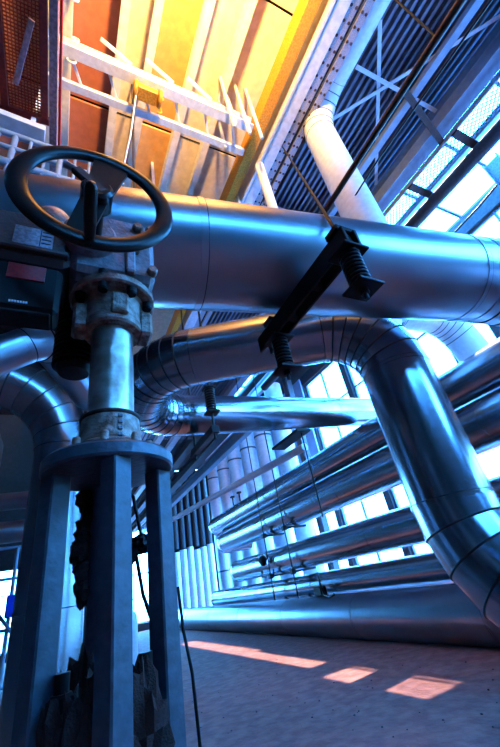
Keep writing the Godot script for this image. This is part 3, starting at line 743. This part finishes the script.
# ---------------------------------------------------------------- valve on its stand
func build_valve() -> void:
	var X := 0.121; var Z := -1.111
	var v := thing("geared_valve", Vector3(X, 0, Z), "gear operated valve with handwheel on a four legged stand", "valve")
	var mb := MB.new()
	# legs: square bars set cornerwise
	for k in 4:
		var a := PI / 2 * k
		var p := Vector3(X + 0.138 * cos(a), 0, Z + 0.138 * sin(a))
		mb = MB.new()
		mb.box(Transform3D(Basis(Vector3.UP, PI / 4 - 0.2), p + Vector3(0, 0.925, 0)), Vector3(0.056, 1.83, 0.056), 0.004)
		put(mb, "leg", M.leg, v)
		mb = MB.new(); mb.bx(p + Vector3(0, 0.012, 0), Vector3(0.12, 0.024, 0.12), 0.004); put(mb, "foot_plate", M.leg, v)
	# yoke plate
	mb = MB.new(); mb.lathe(Vector3(X, 1.835, Z), Vector3.UP, [[0.0001, 0], [0.176, 0], [0.181, 0.006], [0.181, 0.034], [0.174, 0.042], [0.12, 0.05], [0.12, 0.066], [0.0001, 0.066]], 56); put(mb, "yoke_plate", M.leg, v)
	mb = MB.new(); mb.lathe(Vector3(X, 1.90, Z), Vector3.UP, [[0.105, 0], [0.105, 0.012], [0.092, 0.02], [0.086, 0.1], [0.07, 0.1]], 48); put(mb, "lower_collar", M.iron, v)
	mb = MB.new(); mb.torus(Vector3(X, 2.005, Z), Vector3.UP, 0.083, 0.008, 48, 8); put(mb, "collar_ring", M.steelbrown, v)
	for k in 8:
		var a := TAU * k / 8 + 0.25
		mb = MB.new(); mb.hexa(Vector3(X + 0.112 * cos(a), 1.898, Z + 0.112 * sin(a)), Vector3.UP, 0.013, 0.03); put(mb, "bolt", M.iron, v)
	# cast numerals on the collar
	for k in 4:
		mb = MB.new(); mb.bx(Vector3(X + 0.016, 1.925 + 0.02 * k, Z + 0.092), Vector3(0.014, 0.011, 0.008), 0.002); put(mb, "cast_mark", M.gear, v)
	mb = MB.new(); mb.lathe(Vector3(X, 1.98, Z), Vector3.UP, [[0.07, 0], [0.07, 0.47]], 48); put(mb, "column", M.shaft, v)
	# neck and flange
	mb = MB.new(); mb.lathe(Vector3(X, 2.34, Z), Vector3.UP, [[0.07, 0], [0.096, 0], [0.102, 0.008], [0.102, 0.03], [0.098, 0.05], [0.104, 0.12], [0.12, 0.15]], 48, false); put(mb, "neck", M.iron, v)
	mb = MB.new(); mb.lathe(Vector3(X, 2.475, Z), Vector3.UP, [[0.08, 0], [0.142, 0], [0.15, 0.006], [0.15, 0.03], [0.144, 0.036], [0.08, 0.036]], 56); put(mb, "flange", M.iron, v)
	for s in [-1, 1]:
		mb = MB.new(); mb.bx(Vector3(X + 0.11 * s, 2.39, Z + 0.0), Vector3(0.05, 0.11, 0.09), 0.01); put(mb, "lug", M.iron, v)
	mb = MB.new(); mb.bx(Vector3(X + 0.01, 2.41, Z + 0.1), Vector3(0.058, 0.09, 0.03), 0.006); put(mb, "boss", M.iron, v)
	for k in 8:
		var a := TAU * k / 8 + 0.39
		mb = MB.new(); mb.hexa(Vector3(X + 0.125 * cos(a), 2.478, Z + 0.125 * sin(a)), Vector3.DOWN, 0.02, 0.032); put(mb, "bolt", M.black, v)
		mb = MB.new(); mb.hexa(Vector3(X + 0.13 * cos(a), 2.51, Z + 0.13 * sin(a)), Vector3.UP, 0.018, 0.028); put(mb, "bolt", M.black, v)
	# gearbox
	mb = MB.new(); mb.bx(Vector3(X - 0.01, 2.68, Z - 0.01), Vector3(0.29, 0.32, 0.28), 0.02); put(mb, "gearbox", M.gear, v)
	mb = MB.new(); mb.lathe(Vector3(X - 0.1, 2.67, Z + 0.12), Vector3(0, 0, 1), [[0.001, 0.05], [0.08, 0.05], [0.09, 0.04], [0.09, 0]], 36); put(mb, "input_cover", M.gear, v)
	mb = MB.new(); mb.bx(Vector3(X + 0.04, 2.60, Z + 0.14), Vector3(0.035, 0.15, 0.035), 0.006); put(mb, "rib", M.gear, v)
	for p in [Vector3(0.06, 2.66, 0.145), Vector3(0.12, 2.79, 0.145), Vector3(0.07, 2.79, 0.145), Vector3(0.12, 2.56, 0.145)]:
		mb = MB.new(); mb.hexa(Vector3(X + p.x, p.y, Z + p.z - 0.02), Vector3(0, 0, 1), 0.02, 0.03); put(mb, "bolt", M.iron, v)
	# actuator body at left
	var F := -0.98
	mb = MB.new(); mb.bx(Vector3(-0.34, 2.63, F - 0.14), Vector3(0.61, 0.23, 0.28), 0.02); put(mb, "actuator_body", M.actuator, v)
	mb = MB.new(); mb.bx(Vector3(-0.35, 2.42, F - 0.07), Vector3(0.59, 0.2, 0.1), 0.015); put(mb, "motor_housing", M.black, v)
	mb = MB.new(); mb.bx(Vector3(-0.3, 2.325, F - 0.07), Vector3(0.45, 0.02, 0.08), 0.004); put(mb, "terminal_box", M.black, v)
	mb = MB.new(); mb.bx(Vector3(-0.14, 2.55, F + 0.006), Vector3(0.2, 0.022, 0.03), 0.005); put(mb, "ledge", M.actuator, v)
	mb = MB.new(); mb.lathe(Vector3(-0.105, 2.745, F - 0.09), Vector3(-0.1, 1, 0.3), [[0.085, -0.03], [0.085, 0.0], [0.083, 0.03], [0.072, 0.07], [0.05, 0.1], [0.025, 0.115], [0.0001, 0.118]], 36, true); put(mb, "dome_cover", M.plate, v)
	# name plates
	var np := thing_part(v, "name_plate", func(b): b.bx(Vector3(-0.15, 2.616, F + 0.004), Vector3(0.115, 0.086, 0.006), 0.001), M.plate)
	for q in 4:
		thing_part(np, "print_line", func(b): b.bx(Vector3(-0.112, 2.645 - 0.018 * q, F + 0.0075), Vector3(0.028, 0.004, 0.002), 0.0), M.print)
	thing_part(np, "print_line", func(b): b.bx(Vector3(-0.13, 2.616, F + 0.0075), Vector3(0.003, 0.078, 0.002), 0.0), M.print)
	thing_part(v, "warning_plate", func(b): b.bx(Vector3(-0.155, 2.47, F - 0.017), Vector3(0.105, 0.064, 0.006), 0.001), M.redplate)
	for i in 7:
		thing_part(v, "white_lettering", func(b): b.bx(Vector3(-0.185 + 0.0072 * i, 2.345, F - 0.018), Vector3(0.005, 0.006, 0.004), 0.0), M.printwhite)
	# ribbed motor hanging beside the column
	mb = MB.new()
	var prof := [[0.0001, 0.0], [0.05, 0.0], [0.062, 0.02]]
	for i in 14:
		var y := 0.03 + 0.02 * i
		prof.append_array([[0.062, y], [0.074, y], [0.074, y + 0.008], [0.062, y + 0.008]])
	prof.append_array([[0.07, 0.33], [0.0001, 0.33]])
	mb.lathe(Vector3(0.005, 2.25, Z - 0.13), Vector3.UP, prof, 32); put(mb, "ribbed_motor", M.black, v)
	# handwheel
	var c := Vector3(0.028, 2.672, -0.80)
	mb = MB.new()
	var rp := []
	for i in 17:
		var a := TAU * i / 16
		rp.append([0.224 + 0.030 * cos(a), 0.014 * sin(a)])
	mb.lathe(c, Vector3(0.0, 0.0, 1), rp, 72, true)
	var rim := put(mb, "handwheel_rim", M.wheel, v)
	# broad plate spoke across the wheel, widening to the rim
	for sg in [1.0, -1.0]:
		mb = MB.new()
		var dir: Vector3 = Vector3(0.22, 0.97, 0).normalized() * sg; var sd := Vector3(dir.y, -dir.x, 0)
		var wd := 0.06 if sg > 0 else 0.035
		plate(mb, [c - sd * 0.04, c + sd * 0.04, c + dir * 0.21 + sd * wd, c + dir * 0.21 - sd * wd], 0.014)
		put(mb, "spoke", M.wheel, v)
	mb = MB.new(); mb.lathe(c + Vector3(0, 0, -0.19), Vector3(0, 0, 1), [[0.03, 0], [0.03, 0.15], [0.05, 0.15], [0.05, 0.22], [0.04, 0.23], [0.001, 0.23]], 28); put(mb, "hub", M.wheel, v)
	# clutch lever, grip
	mb = MB.new(); mb.bar(c + Vector3(-0.07, 0.07, 0.03), c + Vector3(0.02, -0.02, 0.03), 0.036, 0.022, Vector3(0, 0, 1), 0.008); put(mb, "clutch_lever", M.steelbrown, v)
	mb = MB.new(); mb.rod(c + Vector3(-0.065, 0.065, 0.03), c + Vector3(-0.10, 0.09, 0.025), 0.012, 12); put(mb, "lever_tip", M.plate, v)
	var gb := c + Vector3(-0.012, -0.222, 0.0)
	mb = MB.new(); mb.lathe(gb, Vector3(-0.05, 0, 1), [[0.001, 0.0], [0.014, 0.0], [0.014, 0.015], [0.016, 0.02], [0.018, 0.08], [0.017, 0.17], [0.012, 0.186], [0.0001, 0.19]], 24, true); put(mb, "grip", M.wheel, v)
	# gland studs, stem and bonnet blanket between the legs
	mb = MB.new(); mb.rod(Vector3(X, 0.3, Z), Vector3(X, 1.84, Z), 0.024, 16); put(mb, "stem", M.black, v)
	for p in [Vector3(-0.09, 0, 0.02), Vector3(0.085, 0, 0.03)]:
		mb = MB.new(); mb.rod(Vector3(X + p.x, 1.0, Z + p.z), Vector3(X + p.x, 1.40, Z + p.z), 0.016, 10); put(mb, "gland_stud", M.black, v)
		mb = MB.new(); mb.hexa(Vector3(X + p.x, 1.335, Z + p.z), Vector3.UP, 0.028, 0.03); put(mb, "nut", M.black, v)
	mb = MB.new(); mb.lathe(Vector3(X, 0.0, Z), Vector3.UP, [[0.2, 0], [0.2, 0.05], [0.14, 0.06], [0.13, 0.9], [0.17, 0.92], [0.17, 1.0], [0.05, 1.02]], 36); put(mb, "bonnet", M.iron, v)
	for i in 9:
		var a := TAU * i / 9
		mb = MB.new(); mb.blob(Vector3(X + 0.09 * cos(a), 1.20 + 0.05 * sin(i * 2.3), Z + 0.09 * sin(a)), Vector3(0.05, 0.14, 0.045), 60 + i, 0.5); put(mb, "lagging_tuft", M.cloth, v)
	# things tied between the legs
	mb = MB.new()
	for i in 6:
		mb.blob(Vector3(0.072 + 0.010 * sin(i * 1.7), 1.81 - 0.05 * i, -1.27), Vector3(0.028, 0.04, 0.025), 80 + i, 0.5, 10, 14)
	one(mb, "dark_rag", M.cloth, "dark ragged cloth hanging behind the front leg of the stand", "cloth")
	var gl := thing("work_glove", Vector3(0.24, 1.63, -1.255), "black work glove caught between the stand legs", "glove")
	mb = MB.new(); mb.blob(Vector3(0.235, 1.66, -1.26), Vector3(0.035, 0.028, 0.025), 91, 0.3); put(mb, "palm", M.black, gl)
	for i in 4:
		var p := Vector3(0.225 - 0.004 * i, 1.66 - 0.012 * i, -1.255)
		mb = MB.new(); mb.tube([p, p + Vector3(-0.03, -0.028, 0), p + Vector3(-0.05, -0.065 + 0.004 * i, 0.0)], [0.011, 0.010, 0.008], 8); put(mb, "finger", M.black, gl)
	mb = MB.new(); mb.tube([Vector3(0.235, 1.67, -1.255), Vector3(0.21, 1.8, -1.25), Vector3(0.18, 1.84, -1.24)], 0.006, 6); put(mb, "cord", M.black, gl)
	mb = MB.new(); mb.tube([Vector3(0.215, 1.64, -1.255), Vector3(0.235, 1.52, -1.255), Vector3(0.27, 1.42, -1.26), Vector3(0.29, 1.3, -1.26)], 0.006, 6)
	one(mb, "black_hose", M.black, "thin black hose trailing below the work glove", "hose")
	mb = MB.new(); mb.tube([Vector3(0.292, 1.52, -1.08), Vector3(0.294, 1.42, -1.06), Vector3(0.302, 1.34, -1.04), Vector3(0.305, 1.2, -1.03), Vector3(0.305, 0.0, -1.03)], 0.004, 8)
	one(mb, "thin_cable", M.black, "thin cable looping down beside the right leg of the stand", "cable")

func thing_part(parent: Node3D, called: String, f: Callable, m: Material) -> MeshInstance3D:
	var mb := MB.new(); f.call(mb); return put(mb, called, m, parent)
func plate(mb: MB, poly: Array, t: float) -> void:
	var h := Vector3(0, 0, t * 0.5)
	mb.quad(poly[0] + h, poly[1] + h, poly[2] + h, poly[3] + h, Vector3(0, 0, 1))
	mb.quad(poly[0] - h, poly[1] - h, poly[2] - h, poly[3] - h, Vector3(0, 0, -1))
	var c: Vector3 = (poly[0] + poly[2]) * 0.5
	for i in 4:
		var a: Vector3 = poly[i]; var b: Vector3 = poly[(i + 1) % 4]
		var nn := (b - a).cross(Vector3(0, 0, 1)).normalized()
		if nn.dot((a + b) * 0.5 - c) < 0: nn = -nn
		mb.quad(a - h, b - h, b + h, a + h, nn)

# ---------------------------------------------------------------- background
func build_background() -> void:
	var mb := MB.new()
	# fluted cladding at the far end
	var fl := thing("fluted_cladding", Vector3(8.9, 0, -27.6), "fluted cladding at the far end, pale below and dark above", "cladding")
	for i in 6:
		var x := 7.5 + 0.5 * i
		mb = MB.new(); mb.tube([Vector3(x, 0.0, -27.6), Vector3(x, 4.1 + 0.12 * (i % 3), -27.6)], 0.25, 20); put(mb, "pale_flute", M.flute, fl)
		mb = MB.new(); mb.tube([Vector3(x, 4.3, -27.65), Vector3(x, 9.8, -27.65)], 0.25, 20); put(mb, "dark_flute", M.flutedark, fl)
	# tall pale risers between rack and wall
	for i in 6:
		var z := -21.6 + 1.75 * i
		var r := thing("tall_riser", Vector3(8.5, 0, z), "tall pale vertical riser behind the rack, %s from the far end" % ["first", "second", "third", "fourth", "fifth", "sixth"][i], "pipe", "tall risers")
		mb = MB.new(); mb.tube([Vector3(8.6, 0, z), Vector3(8.6, 9.3, z)], 0.42, 28); put(mb, "riser_tube", M.flute, r)
		for y in [2.2, 5.0, 7.4]:
			mb = MB.new(); mb.lathe(Vector3(8.6, y, z), Vector3.UP, [[0.42, 0], [0.44, 0], [0.44, 0.08], [0.42, 0.08]], 28); put(mb, "band", M.steelgrey, r)
	# light blue wall panels high on the right wall
	var pn := thing("wall_panels", Vector3(10.2, 6, -17), "light blue sheet panels high on the glazed wall", "panel")
	for i in 4:
		mb = MB.new(); mb.bx(Vector3(10.3, 7.6, -19.9 + 2.05 * i), Vector3(0.08, 4.4, 1.95), 0.01); put(mb, "panel_sheet", M.panel, pn)
	# long handrail tube and dark pipe bridge beams
	mb = MB.new(); mb.rod(Vector3(3.75, 4.05, -15.4), Vector3(4.5, 3.72, -6.0), 0.085, 16)
	one(mb, "long_tube", M.steelwhite, "long slim grey tube slanting toward the top rack pipe", "tube")
	var bd := [[1.04, 6.0, 0.34], [0.86, 6.3, 0.3], [1.22, 5.8, 0.22]]
	for i in 3:
		mb = MB.new()
		var x := zx(bd[i][0], bd[i][1])
		mb.ibeam(Vector3(x, bd[i][1], -9.4), Vector3(x, bd[i][1], -28), bd[i][2], 0.4, 0.03)
		one(mb, "bridge_beam", M.steeldark if i < 2 else M.steelblue, ["dark bridge beam running to the far wall, middle one", "dark bridge beam running to the far wall, left one", "pale bridge beam running to the far wall"][i], "beam", "bridge beams")
	for i in 2:
		mb = MB.new()
		var x := zx(0.60 + 0.12 * i, 6.2)
		mb.bar(Vector3(x, 6.2, -9.0), Vector3(x, 6.2, -28), 0.22, 0.16)
		one(mb, "pale_channel", M.steelwhite, ["pale channel left of the dark bridge beams", "pale channel against the dark bridge beams"][i], "beam", "pale channels")
	# steel columns of the hall
	for i in 5:
		mb = MB.new()
		var z := -24.0 + 5.6 * i
		mb.ibeam(Vector3(9.5, 0, z), Vector3(9.5, 9.9, z), 0.28, 0.4, 0.03, Vector3.BACK)
		one(mb, "hall_column", M.steelgrey, "grey steel hall column, %s from the far wall" % ["first", "second", "third", "fourth", "fifth"][i], "column", "hall columns")
	# white upright cylinder on the floor
	var wc := thing("white_cylinder", Vector3(1.54, 0, -9.8), "pale upright cylinder standing on the floor, seen between the stand legs", "cylinder")
	mb = MB.new(); mb.lathe(Vector3(1.54, 0, -9.8), Vector3.UP, [[0.0001, 0], [0.16, 0], [0.165, 0.02], [0.165, 1.2], [0.15, 1.3], [0.1, 1.38], [0.05, 1.4], [0.0001, 1.4]], 28, true); put(mb, "shell", M.white, wc)
	mb = MB.new(); mb.rod(Vector3(1.54, 1.39, -9.8), Vector3(1.54, 1.52, -9.8), 0.05, 12); put(mb, "neck", M.steelgrey, wc)
	# left background: dark tanks, beams, pipes
	var bt := thing("dark_tank", Vector3(-2.6, 0, -9), "dark rusty vessel in the shade at the left edge", "tank")
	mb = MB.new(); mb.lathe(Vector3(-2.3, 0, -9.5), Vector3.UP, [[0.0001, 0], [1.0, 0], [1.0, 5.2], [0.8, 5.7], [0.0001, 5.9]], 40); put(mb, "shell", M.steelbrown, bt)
	for y in [1.2, 2.6, 4.0]:
		mb = MB.new(); mb.lathe(Vector3(-2.3, y, -9.5), Vector3.UP, [[1.0, 0], [1.06, 0], [1.06, 0.1], [1.0, 0.1]], 40); put(mb, "hoop", M.steeldark, bt)
	var lows := [[Vector3(-1.2, 3.62, -8.5), Vector3(0.9, 3.66, -8.3), 0.16], [Vector3(-1.2, 3.1, -8.7), Vector3(0.9, 3.12, -8.7), 0.2], [Vector3(-3.0, 5.3, -7.6), Vector3(1.2, 5.3, -7.6), 0.14], [Vector3(-3.0, 6.2, -6.4), Vector3(1.0, 6.2, -6.4), 0.12]]
	for i in 4:
		mb = MB.new(); mb.rod(lows[i][0], lows[i][1], lows[i][2], 20)
		one(mb, "shaded_pipe", M.alu_old, ["dull grey pipe in the left shade, upper of the low pair", "dull grey pipe in the left shade, lower of the low pair", "dull grey pipe in the left shade, above the elbow pipe", "dull grey pipe in the left shade, just under the main pipe"][i], "pipe", "shaded pipes at left")
	var beams := [[Vector3(-3, 4.6, -6.2), Vector3(0.6, 4.6, -6.2)], [Vector3(-3, 5.8, -5.6), Vector3(0.6, 5.8, -5.6)], [Vector3(-0.35, 0, -7.4), Vector3(-0.35, 9.8, -7.4)], [Vector3(0.55, 0, -8.0), Vector3(0.55, 9.8, -8.0)]]
	for i in 4:
		mb = MB.new(); mb.ibeam(beams[i][0], beams[i][1], 0.2, 0.3, 0.03, Vector3.UP if i < 2 else Vector3.BACK)
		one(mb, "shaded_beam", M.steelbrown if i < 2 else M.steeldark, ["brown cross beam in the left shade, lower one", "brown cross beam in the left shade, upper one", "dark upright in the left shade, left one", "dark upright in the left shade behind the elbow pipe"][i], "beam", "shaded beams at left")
	mb = MB.new(); mb.bx(Vector3(-2.4, 5.0, -11.2), Vector3(5.6, 4.6, 0.2), 0.02)
	one(mb, "dark_partition", M.walldark, "dark hanging partition behind the rusty vessel at left", "partition")
	for x in [-4.2, -0.6]:
		mb = MB.new(); mb.rod(Vector3(x, 7.25, -11.2), Vector3(x, 10.05, -11.2), 0.03, 8); one(mb, "partition_rod", M.steeldark, "dark rod holding the partition, %s end" % ("left" if x < -2 else "right"), "rod")
	var wk := thing("walkway_platform", Vector3(-1.6, 5, -4.8), "dark walkway platform behind the main pipe at left", "platform")
	for i in 8:
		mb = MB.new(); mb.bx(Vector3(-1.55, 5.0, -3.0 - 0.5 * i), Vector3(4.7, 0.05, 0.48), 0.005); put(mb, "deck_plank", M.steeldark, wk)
	for x in [-3.6, -1.6, 0.6]:
		mb = MB.new(); mb.bar(Vector3(x, 4.9, -2.8), Vector3(x, 4.9, -6.8), 0.1, 0.14); put(mb, "joist", M.steelbrown, wk)
		for z in [-3.2, -6.6]:
			mb = MB.new(); mb.rod(Vector3(x, 4.85, z), Vector3(x, 9.95, z), 0.02, 8); put(mb, "hanger_rod", M.steeldark, wk)
	# scaffold rail at lower left
	var sf := thing("scaffold_rail", Vector3(-0.9, 0, -6.5), "grey tube scaffold rail at the lower left edge", "railing")
	for i in 4:
		var x := -1.15 + 0.32 * i
		mb = MB.new(); mb.rod(Vector3(x, 0, -6.6), Vector3(x, 2.5, -6.6), 0.025, 8); put(mb, "post", M.steelblue, sf)
	for y in [0.9, 1.5, 2.1, 2.5]:
		mb = MB.new(); mb.rod(Vector3(-1.4, y, -6.6), Vector3(-0.1, y, -6.6), 0.022, 8); put(mb, "rail", M.steelblue, sf)
	mb = MB.new(); mb.rod(Vector3(-1.25, 2.5, -6.55), Vector3(-0.25, 1.2, -6.55), 0.022, 8); put(mb, "brace", M.steelblue, sf)
	var bb := thing("blue_box", Vector3(-0.43, 1.7, -6.5), "small bright blue junction box on the scaffold rail", "box")
	mb = MB.new(); mb.bx(Vector3(-0.43, 1.76, -6.5), Vector3(0.24, 0.26, 0.14), 0.015); put(mb, "case", M.bluebox, bb)
	mb = MB.new(); mb.bx(Vector3(-0.43, 1.76, -6.425), Vector3(0.2, 0.22, 0.012), 0.004); put(mb, "lid", M.bluebox, bb)
	# pipes and rails seen behind the handwheel, above the main pipe
	var rl := thing("upper_walkway_rail", Vector3(-0.8, 7, -3.6), "blue grey walkway rail and ledge behind the handwheel", "railing")
	for e in [[6.35, 0.035], [6.75, 0.06], [7.1, 0.035], [7.42, 0.045]]:
		mb = MB.new(); mb.rod(Vector3(-2.2, e[0], -3.4), Vector3(0.5, e[0], -3.5), e[1], 12); put(mb, "rail", M.steelblue, rl)
	for i in 14:
		var x := -2.1 + 0.19 * i
		mb = MB.new(); mb.rod(Vector3(x, 5.02, -3.45), Vector3(x, 7.42, -3.45), 0.022 if i % 3 else 0.04, 8); put(mb, "post", M.steelblue, rl)
	mb = MB.new(); mb.bar(Vector3(-2.2, 7.6, -3.3), Vector3(-0.62, 7.6, -3.4), 0.2, 0.12); put(mb, "ledge", M.steelwhite, rl)
	mb = MB.new(); mb.bar(Vector3(-0.8, 7.6, -3.4), Vector3(-0.8, 9.93, -3.5), 0.06, 0.06); put(mb, "hanger_bar", M.steelwhite, rl)
	# dust crumbs on the floor
	var rg := RandomNumberGenerator.new(); rg.seed = 7
	mb = MB.new()
	for i in 160:
		var p := Vector3(rg.randf_range(1.2, 5.6), 0.0, rg.randf_range(-9.0, -2.0))
		var s := rg.randf_range(0.004, 0.014)
		mb.blob(p + Vector3(0, s * 0.3, 0), Vector3(s, s * 0.6, s), i, 0.4, 4, 6)
	var dc := one(mb, "floor_grit", M.steelbrown, "rusty grit scattered over the dusty concrete floor", "grit"); dc.set_meta("kind", "stuff")

# ---------------------------------------------------------------- lamps
func build_lamps() -> void:
	# warm floodlight just above the picture, turned up at the ceiling boards
	var w := StandardMaterial3D.new(); w.albedo_color = Color(1, 0.8, 0.4); w.emission_enabled = true; w.emission = Color(1.0, 0.72, 0.3); w.emission_energy_multiplier = 4.0
	var p := Vector3(1.0, 8.3, 0.7); var aim := Vector3(1.4, 10.4, -2.2)
	var d := (aim - p).normalized()
	var L := thing("flood_lamp", p, "warm floodlight on a bracket turned up at the ceiling boards", "lamp")
	var mb := MB.new(); mb.lathe(p, d, [[0.001, -0.18], [0.1, -0.16], [0.2, 0], [0.2, 0.02], [0.185, 0.02], [0.185, -0.01]], 28); put(mb, "housing", M.steelgrey, L)
	mb = MB.new(); mb.lathe(p, d, [[0.185, 0.0], [0.0001, 0.002]], 28); put(mb, "lamp_lens", w, L)
	mb = MB.new(); mb.bar(p + Vector3(0.23, 0, 0), p + Vector3(0.23, 1.45, 0), 0.03, 0.05); put(mb, "bracket", M.steelgrey, L)
	var o := SpotLight3D.new(); o.name = "flood_light"; o.light_color = Color(1.0, 0.78, 0.44); o.light_energy = 95.0; o.spot_range = 40; o.spot_attenuation = 2.0; o.spot_angle = 76; o.light_size = 0.18; o.shadow_enabled = true
	add_child(o); o.look_at_from_position(p + d * 0.05, aim)
